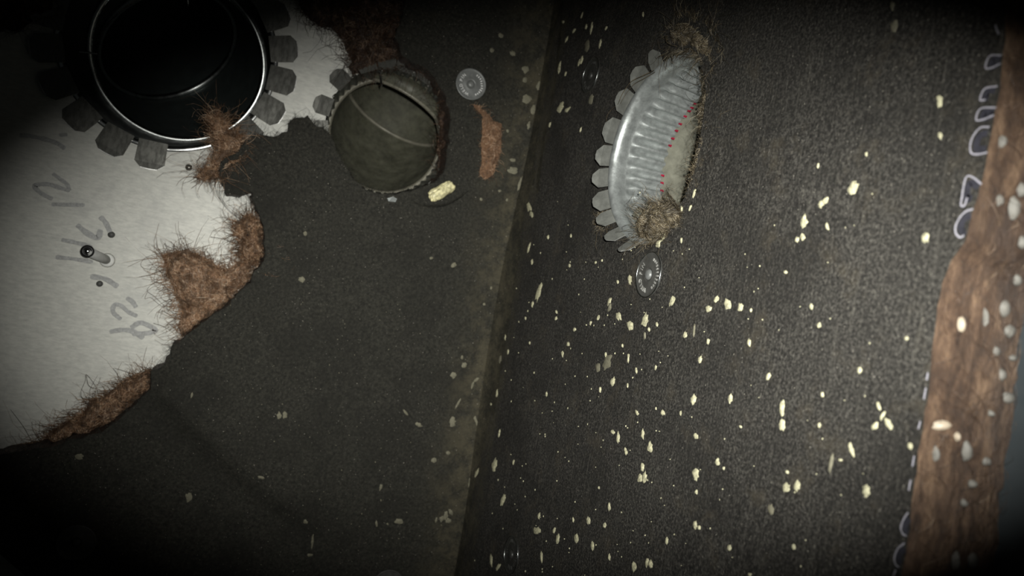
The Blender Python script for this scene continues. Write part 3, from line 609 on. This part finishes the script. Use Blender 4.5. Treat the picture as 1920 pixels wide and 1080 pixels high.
edm = tabmesh(.0276, .0282, .006, .0003); edm.materials.append(M_edge)
for x, y in ((93, 25), (92, 90), (115, 155), (157, 213), (215, 262), (283, 293), (458, 245), (507, 207), (530, 152), (535, 92), (517, 30), (425, 272), (505, -30), (90, -40)):
    p = onA(x, y, YM-.003)-bigC; a = math.atan2(p[2], p[0]); d = np.array([cos(a), 0, sin(a)])
    o = bpy.data.objects.new('tab', tm); C.objects.link(o); o.parent = big
    ay = rng.uniform(.02, .12); place(o, big, bigC+d*(BIGR-.002)+np.array([0, -.0022, 0]), d+np.array([0, -ay, 0]), (0, -1, 0))
    e = bpy.data.objects.new('cut_edge', edm); C.objects.link(e); e.parent = o; e.location = (0, 0, -.0004); e['label'] = 'bright cut edge of the tab'
# bright folded rim pieces between the tabs
for k, (x, y) in enumerate(((113, 58), (122, 118), (150, 190), (196, 234), (256, 270), (335, 290), (484, 226), (506, 178), (516, 120), (515, 62), (385, 285))):
    p = onA(x, y, YM)-bigC; a = math.atan2(p[2], p[0]); da = .07 if k != 5 else .2; ts = np.linspace(a-da, a+da, 7); V = []
    for t in ts:
        d = np.array([cos(t), 0, sin(t)])
        V += [bigC+d*(BIGR-.0015)+[0, -.0005, 0], bigC+d*(BIGR+.0015)+[0, -.0030, 0], bigC+d*(BIGR+.0045)+[0, -.0016, 0]]
    mk('folded_rim', V, [f for i in range(6) for f in ((3*i, 3*i+3, 3*i+4, 3*i+1), (3*i+1, 3*i+4, 3*i+5, 3*i+2))], M_bright, big)['label'] = 'bright folded rim between two tabs'

# --- small collar, upper middle
sm = empty('duct_collar', smC, 'small round dusty duct opening half hidden by the ragged black liner', 'duct collar')
ph2 = 20; w2 = cos(rad(ph2))*Uv+sin(rad(ph2))*np.array([1, 0, 0.])
s0 = (smC+[0, -.010, 0], nA, w2, SMR); s1 = (onA(723, 257, YM+.026), tilt(3, ph2), w2, .0695)
loft('crimped_sleeve', lerp_st(s0, s1, 9), M_crimp, sm, 352, [.0010]+[.0024]*7+[.0006], 44, 'ribbed sleeve of the small collar')
torus('bead', s1[0], s1[1], w2, .0685, .0034, M_dusty2, sm, label='dusty olive bead ring')
s2 = (s1[0]+tilt(45, ph2)*.060, tilt(80, ph2), w2, .068); s3 = (s2[0]+tilt(84, ph2)*.10, tilt(88, ph2), w2, .066); s4 = (s3[0]+tilt(90, ph2)*.10, tilt(90, ph2), w2, .065)
loft('elbow_gore', lerp_st((s1[0], s1[1], w2, .0685), s2, 6), M_dusty, sm)
torus('elbow_seam', s2[0], s2[1], w2, .067, .0024, M_dusty2, sm, label='dusty seam between two elbow sections')
loft('elbow_gore', lerp_st(s2, s3, 8), M_dusty, sm); loft('elbow_gore', lerp_st(s3, s4, 4), M_dusty, sm)
t2 = tabmesh(.021, .018, .005, bend=.002); t2.materials.append(M_tab)
for x, y in ((652, 166), (688, 128), (724, 112), (762, 112), (800, 130), (622, 205), (620, 245)):
    p = onA(x, y, YM-.003)-smC; a = math.atan2(p[2], p[0]); d = np.array([cos(a), 0, sin(a)])
    o = bpy.data.objects.new('tab', t2); C.objects.link(o); o.parent = sm; place(o, sm, smC+d*(SMR-.001)+[0, -.009, 0], d+np.array([0, .25, 0]), (0, -1, 0))

# --- ribbed collar in the right wall
rb = empty('duct_collar', rbC, 'bright galvanised collar with inner ribs and bent tabs in the right wall', 'duct collar')
nB = np.array([1.0, 0, 0])
nB = np.array([cos(rad(5)), sin(rad(5)), 0])                              # seated a little crooked: its near side sinks under the liner
st = lambda x, r: (rbC+np.array([.006, 0, 0])+nB*x, nB, Uv, r)
loft('rolled_rim', [st(-.004, RBR+.002), st(-.007, RBR-.001), st(-.005, RBR-.005), st(.002, RBR-.0065), st(.006, RBR-.005), st(.009, RBR-.0055)], M_galv, rb, 128, label='smooth rolled rim of the collar')
RIB1 = .047
loft('crimped_sleeve', [st(.009, RBR-.0055), st(.013, RBR-.006), st(.017, RBR-.0065), st(.03, RBR-.007), st(RIB1-.007, RBR-.0085), st(RIB1, RBR-.009)], M_galv, rb, 448, [0, .0005, .0024, .0026, .0026, .0020], 46, 'ribbed sleeve inside the collar')
loft('smooth_duct', [st(RIB1-.003, RBR-.0065), st(.09, RBR-.007), st(.20, RBR-.007)], M_galv2, rb, 96, label='dull smooth duct beyond the ribs')
loft('back_panel', [st(.20, RBR-.007), st(.203, .04), st(.204, .002)], M_galv2, rb, 96)
# red ticks on the rib ends
for a_px in ((1309, 192), (1303, 200), (1298, 206), (1291, 217), (1281, 232), (1276, 246), (1270, 261), (1265, 275), (1252, 333), (1251, 348), (1250, 362)):
    r_ = ray(*a_px); best = None                                    # where the line of sight meets the ribbed sleeve's far end
    fB, gB, hB_ = frame(nB, Uv)
    for x in np.linspace(.020, .09, 80):
        pnt = r_*(XB+x)/r_[0]; q_ = pnt-rbC-np.array([.006, 0, 0]); dd = abs(math.hypot(q_@gB, q_@hB_)-(RBR-.0087))
        if best is None or dd < best[0]: best = (dd, q_@gB, q_@hB_)
    a = math.atan2(best[2], best[1]); V = []
    for xx, da in ((RIB1-.0035, -.010), (RIB1-.0035, .012), (RIB1+.0003, .017), (RIB1+.0003, -.015)):
        V.append(rbC+np.array([.006, 0, 0])+nB*xx+(RBR-.0116)*(cos(a+da)*gB+sin(a+da)*hB_))
    mk('red_tick', V, [(0, 1, 2, 3)], M_red, rb, False)
t3 = tabmesh(.0195, .0175, .0055, .0009, .0035); t3.materials.append(M_gtab)
t3e = tabmesh(.0192, .0179, .0057, .0004, .0035); t3e.materials.append(M_edge)
def bangle(x, y): p = onB(x, y)-rbC; return math.atan2(p[2], p[1])
tabsB = [((1234, 107), .2, .8), ((1206, 141), .25, 1.15), ((1181, 190), .3, 1.1), ((1157, 247), .3, 1.15), ((1140, 298), .4, .95), ((1138, 343), .55, .9), ((1136, 392), .6, 1), ((1143, 428), .7, .8), ((1163, 452), .8, .75), ((1188, 466), .8, .7)]
for (x, y), lift, wide in tabsB:
    a = bangle(x, y); d = np.array([0, cos(a), sin(a)])
    o = bpy.data.objects.new('tab', t3); C.objects.link(o); o.parent = rb
    place(o, rb, rbC+d*(RBR-.001)+np.array([.003-.0872*cos(a)*RBR, 0, 0]), d+np.array([-lift-.0872*cos(a), 0, 0]), (-1, 0, 0))
    o.scale = (1, wide, 1)
    e = bpy.data.objects.new('cut_edge', t3e); C.objects.link(e); e.parent = o; e.location = (0, 0, -.0004); e['label'] = 'bright cut edge of the tab'
# a loose bent tab and a plate lying across the bottom of the collar
def quad_plate(name, pts, th, m_, parent, nrm):
    P = np.array(pts); n_ = len(P); V = np.concatenate([P, P+np.array(nrm)*th])
    return mk(name, V, [tuple(range(n_)), tuple(range(2*n_-1, n_-1, -1))]+[(i, n_+i, n_+(i+1) % n_, (i+1) % n_) for i in range(n_)], m_, parent, False)
quad_plate('folded_flap', [onB(x, y, X) for x, y, X in ((1199, 402, .304), (1214, 378, .305), (1240, 380, .306), (1241, 398, .304), (1225, 412, .302))], .0008, M_galv2, rb, (1, 0, 0))['label'] = 'dull bent flap at the bottom of the collar'
quad_plate('folded_flap', [onB(x, y, X) for x, y, X in ((1185, 403, .304), (1196, 388, .305), (1206, 390, .305), (1194, 408, .304))], .0008, M_galv2, rb, (1, 0, 0))

# ------------------------------------------------------------------ washers
def text_mesh(s, size, depth):
    cu = bpy.data.curves.new('t', 'FONT'); cu.body = s; cu.size = size; cu.extrude = depth; cu.align_x = 'CENTER'; cu.resolution_u = 2
    o = bpy.data.objects.new('t', cu); C.objects.link(o); me = bpy.data.meshes.new_from_object(o.evaluated_get(bpy.context.evaluated_depsgraph_get()))
    bpy.data.objects.remove(o); V = np.array([v.co[:] for v in me.vertices]); F = [tuple(p.vertices) for p in me.polygons]; return V, F
WR = .0185
def washer_meshes():
    n_ = 64; prof = [(0, .0002), (.0048, .0002), (.0052, .0008), (.0060, .0010), (.0068, .0007), (.0155, .0006), (.0172, .0009), (.0182, .0013), (WR, .0008), (WR-.0002, -.0003)]
    V = []; F = []
    for r_, z in prof:
        for i in range(n_): V.append((max(r_, 1e-5)*cos(2*pi*i/n_), max(r_, 1e-5)*sin(2*pi*i/n_), z))
    for k in range(len(prof)-1):
        for i in range(n_): F.append((k*n_+i, k*n_+(i+1) % n_, (k+1)*n_+(i+1) % n_, (k+1)*n_+i))
    disc = (V, F)
    pv = []; pf = []
    for k, (r_, z) in enumerate(((.0044, .0004), (.0042, .0016), (.0030, .0026), (.0012, .0029), (1e-5, .0029))):
        pv += [(r_*cos(2*pi*i/20), r_*sin(2*pi*i/20), z) for i in range(20)]
        if k: pf += [((k-1)*20+i, (k-1)*20+(i+1) % 20, k*20+(i+1) % 20, k*20+i) for i in range(20)]
    LV = []; LF = []; nb = 0
    def addl(ch, ang, sz=.0050):
        nonlocal nb
        V_, F_ = text_mesh(ch, sz, .0003)
        if not len(V_): return
        x, y = V_[:, 0], V_[:, 1]-sz*.35; z = V_[:, 2]+.0009; a = rad(ang)-pi/2
        px_, py_ = x, y+.0128
        LV.append(np.stack([px_*cos(a)-py_*sin(a), px_*sin(a)+py_*cos(a), z], -1)); LF.extend([tuple(i+nb for i in f) for f in F_]); nb += len(V_)
    for ch, ang in zip('WELD PIN', (258, 238, 222, 206, 190, 178, 162, 146)): addl(ch, ang)
    # worn, unreadable raised marks on the other half
    for ang in np.linspace(70, -50, 11): 
        a = rad(ang); r0 = rng.uniform(.0118, .0126); r1 = rng.uniform(.0138, .0150); wd = .0006; c, s_ = cos(a), sin(a); V_ = []
        for z in (.0006, .0013):
            for r_, t in ((r0, -wd), (r0, wd), (r1, wd), (r1, -wd)): V_.append((r_*c-t*s_, r_*s_+t*c, z))
        LV.append(np.array(V_)); LF.extend([tuple(i+nb for i in f) for f in ((4, 5, 6, 7), (0, 1, 5, 4), (1, 2, 6, 5), (2, 3, 7, 6), (3, 0, 4, 7))]); nb += 8
    return disc, (pv, pf), (np.concatenate(LV), LF)
def to_me(name, VF, m_, smooth=True):
    me = bpy.data.meshes.new(name); me.from_pydata([tuple(v) for v in VF[0]], [], [tuple(f) for f in VF[1]]); me.materials.append(m_)
    if smooth: me.polygons.foreach_set('use_smooth', [True]*len(me.polygons))
    me.update(); return me
dsc, pin, let = washer_meshes()
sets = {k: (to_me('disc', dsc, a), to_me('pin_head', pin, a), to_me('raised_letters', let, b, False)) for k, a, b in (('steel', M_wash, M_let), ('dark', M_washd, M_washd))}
M_clear = metal('dull_washer', (.062, .062, .057), .15, .5, .25, 150, .06); M_let2 = metal('dim_raised_steel', (.30, .30, .28), .2, .35, .5, 400, .05); M_faint = metal('near_black_washer', (.03, .03, .027), .1, .5, .25, 150, .06)  # the faint set is an even near-black tone
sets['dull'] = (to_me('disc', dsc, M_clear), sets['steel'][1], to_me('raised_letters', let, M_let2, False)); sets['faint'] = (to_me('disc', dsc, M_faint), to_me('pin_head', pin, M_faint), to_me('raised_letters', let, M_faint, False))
def washer(label, p, X, Zn, kind, tw=0):
    root = bpy.data.objects.new('insulation_washer', None); C.objects.link(root); tag(root, label, 'washer', 'weld pin washers'); root.empty_display_size = .01
    X = Vector(X); Zn = Vector(Zn).normalized(); X = Matrix.Rotation(rad(tw), 3, Zn) @ X; place(root, None, Vector(p), X, Zn)
    for nm, me in zip(('disc', 'pin_head', 'raised_letters'), sets[kind]):
        o = bpy.data.objects.new(nm, me); C.objects.link(o); o.parent = root
    if kind in ('dull', 'faint'):
        V = []; F = []
        for i in range(48):
            a = 2*pi*i/48
            for k in range(6): b = 2*pi*k/6; r_ = WR-.0002+.0005*cos(b); V.append((r_*cos(a), r_*sin(a), .0011+.0005*sin(b)))
        F = [(i*6+k, ((i+1) % 48)*6+k, ((i+1) % 48)*6+(k+1) % 6, i*6+(k+1) % 6) for i in range(48) for k in range(6)]
        o = bpy.data.objects.new('rolled_edge', to_me('rolled_edge', (V, F), M_bead)); C.objects.link(o); o.parent = root; o['label'] = 'bright rolled edge of the washer'
XA = (1, 0, 0); ZA = (0, -1, 0); XBv = (0, -1, 0); ZB = (-1, 0, 0)
def pA(x, y): p = onA(x, y); return p-np.array([0, dispA(p[:1], p[2:])[0]+.0012, 0])
def pB(x, y): p = onB(x, y); return p-np.array([dispB(p[1:2], p[2:])[0]+.0012, 0, 0])
washer('steel washer with raised letters beside the small round duct on the back wall', pA(883, 158), (1, 0, 0), (.06, -1, .04), 'steel', -5)
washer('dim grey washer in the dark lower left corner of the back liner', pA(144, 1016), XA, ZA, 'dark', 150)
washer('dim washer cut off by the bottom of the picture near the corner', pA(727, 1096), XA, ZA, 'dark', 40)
washer('washer with shiny rim under the ribbed collar on the right wall', pB(1217, 515), XBv, ZB, 'dull', 0)
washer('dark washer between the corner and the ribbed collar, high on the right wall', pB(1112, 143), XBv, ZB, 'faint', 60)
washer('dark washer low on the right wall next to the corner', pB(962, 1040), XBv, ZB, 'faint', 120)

# ------------------------------------------------------------------ pins, screws, rivets, sealant
def rod(name, a, b, r, m_, parent, n_=14, r2=None, rings=None):
    a = np.array(a, float); b = np.array(b, float); d, e1, e2 = frame(b-a, np.array([.3, .2, .93])); prof = rings or [(0, r), (1, r2 or r)]; V = []; F = []
    for t, q_ in prof:
        for i in range(n_): k = 2*pi*i/n_; V.append(a+(b-a)*t+q_*(cos(k)*e1+sin(k)*e2))
    for k in range(len(prof)-1):
        for i in range(n_): F.append((k*n_+i, k*n_+(i+1) % n_, (k+1)*n_+(i+1) % n_, (k+1)*n_+i))
    F += [tuple(range(n_-1, -1, -1)), tuple(range((len(prof)-1)*n_, len(prof)*n_))]
    return mk(name, V, F, m_, parent)
base = onA(201, 488, YM); tip = onA(164, 471, YM-.028)
pinr = empty('insulation_pin', base, 'bare leaning pin with a black-ringed head on the sheet metal', 'pin')
rod('shaft', base, tip, .0050, flat('grey_pin_shaft', (.43, .435, .415), .5, .08), pinr)
d_ = (tip-base)/np.linalg.norm(tip-base)
rod('weld_foot', base+[0, .001, 0], base-[0, .0035, 0], .008, flat('bright_weld_metal', (.85, .86, .82), .3, .08, 300, .6), pinr, 18, .0058)
torus('head_ring', tip, nA*.9-.25*Uv*0, Uv, .0044, .0020, M_black, pinr, 28)
rod('head_centre', tip+[0, .002, 0], tip-[0, .0018, 0], .004, M_bright, pinr, 16, .0022)
def rivet(x, y, r, m_, label):
    p = onA(x, y, YM); o = rod('rivet', p+[0, .001, 0], p-[0, .0034, 0], r, m_, None, 14, None, [(0, r), (.55, r), (.85, r*.75), (1, r*.3)]); tag(o, label, 'rivet', 'rivets on the bare sheet metal')
M_riv = flat('dark_rivet', (.075, .075, .07), .5)
rivet(209, 440, .0035, M_riv, 'dark rivet head just above the leaning pin')
rivet(187, 532, .0032, M_riv, 'dark rivet head just below the leaning pin')
rivet(354, 314, .0036, M_tab, 'grey rivet head under the biggest duct opening')
def screw(a, b, r, label, m_=M_bright):
    a = np.array(a); b = np.array(b); root = empty('screw', a, label, 'screw'); L_ = np.linalg.norm(b-a); k = int(L_/.0011)
    rings = []
    for i in range(k*2+1): t = i/(k*2); rings.append((t, (r if i % 2 else r*.66)*(1 if t < .8 else (1-t)/.2*.9+.1)))
    rod('threaded_shank', a, b, r, m_, root, 10, None, rings); d = (b-a)/L_
    rod('screw_head', a-d*.0016, a, r*1.9, M_dark, root, 12)
    return root
screw(onA(713, 136, YM+.004), onA(716, 164, YM-.002), .0015, 'thin screw poking down inside the top of the small duct')
screw(onA(146, 97, YM+.024), onA(184, 101, YM+.026), .0013, 'thin screw poking in from the left of the biggest duct')
screw(onA(351, -12, YM+.03), onA(353, 12, YM+.035), .0013, 'screw tip at the very top of the biggest duct')
# lump of yellow sealant under the small collar
cpt = onA(827, 359, YA-.006); bm = bmesh.new(); bmesh.ops.create_icosphere(bm, subdivisions=4, radius=1)
u_ = onA(848, 346, YA-.006)-onA(806, 371, YA-.006); u_ /= np.linalg.norm(u_); v_ = np.cross(u_, nA)
V = []
for v in bm.verts:
    x, y, z = v.co; x = math.copysign(abs(x)**.5, x); y = math.copysign(abs(y)**.7, y); q_ = .30*vnoise(np.array([x]), np.array([y+z*2]), 2.2, 71)[0]+.08*vnoise(np.array([x+z]), np.array([y]), 6, 72)[0]
    V.append(cpt+(1+q_)*(x*.0145*u_+y*.0068*v_)+(1+q_)*z*.0055*nA)
F = [tuple(v.index for v in f.verts) for f in bm.faces]; bm.free()
tag(mk('sealant_lump', V, F, M_yel), 'pale yellow lump of dried sealant under the small round duct', 'sealant')
# scraps below the small collar and tear in the facing
quad_plate('metal_scrap', [pA(x, y)-[0, h, 0] for x, y, h in ((725, 372, .002), (735, 369, .004), (743, 373, .003), (741, 379, .001), (728, 378, .001))], .0006, M_galv, None, (0, 1, 0))
tag(bpy.data.objects['metal_scrap'], 'tiny bright metal scrap below the small round duct', 'scrap')
print('tris', sum(sum(len(p.vertices)-2 for p in o.data.polygons) for o in S.objects if o.type == 'MESH'))
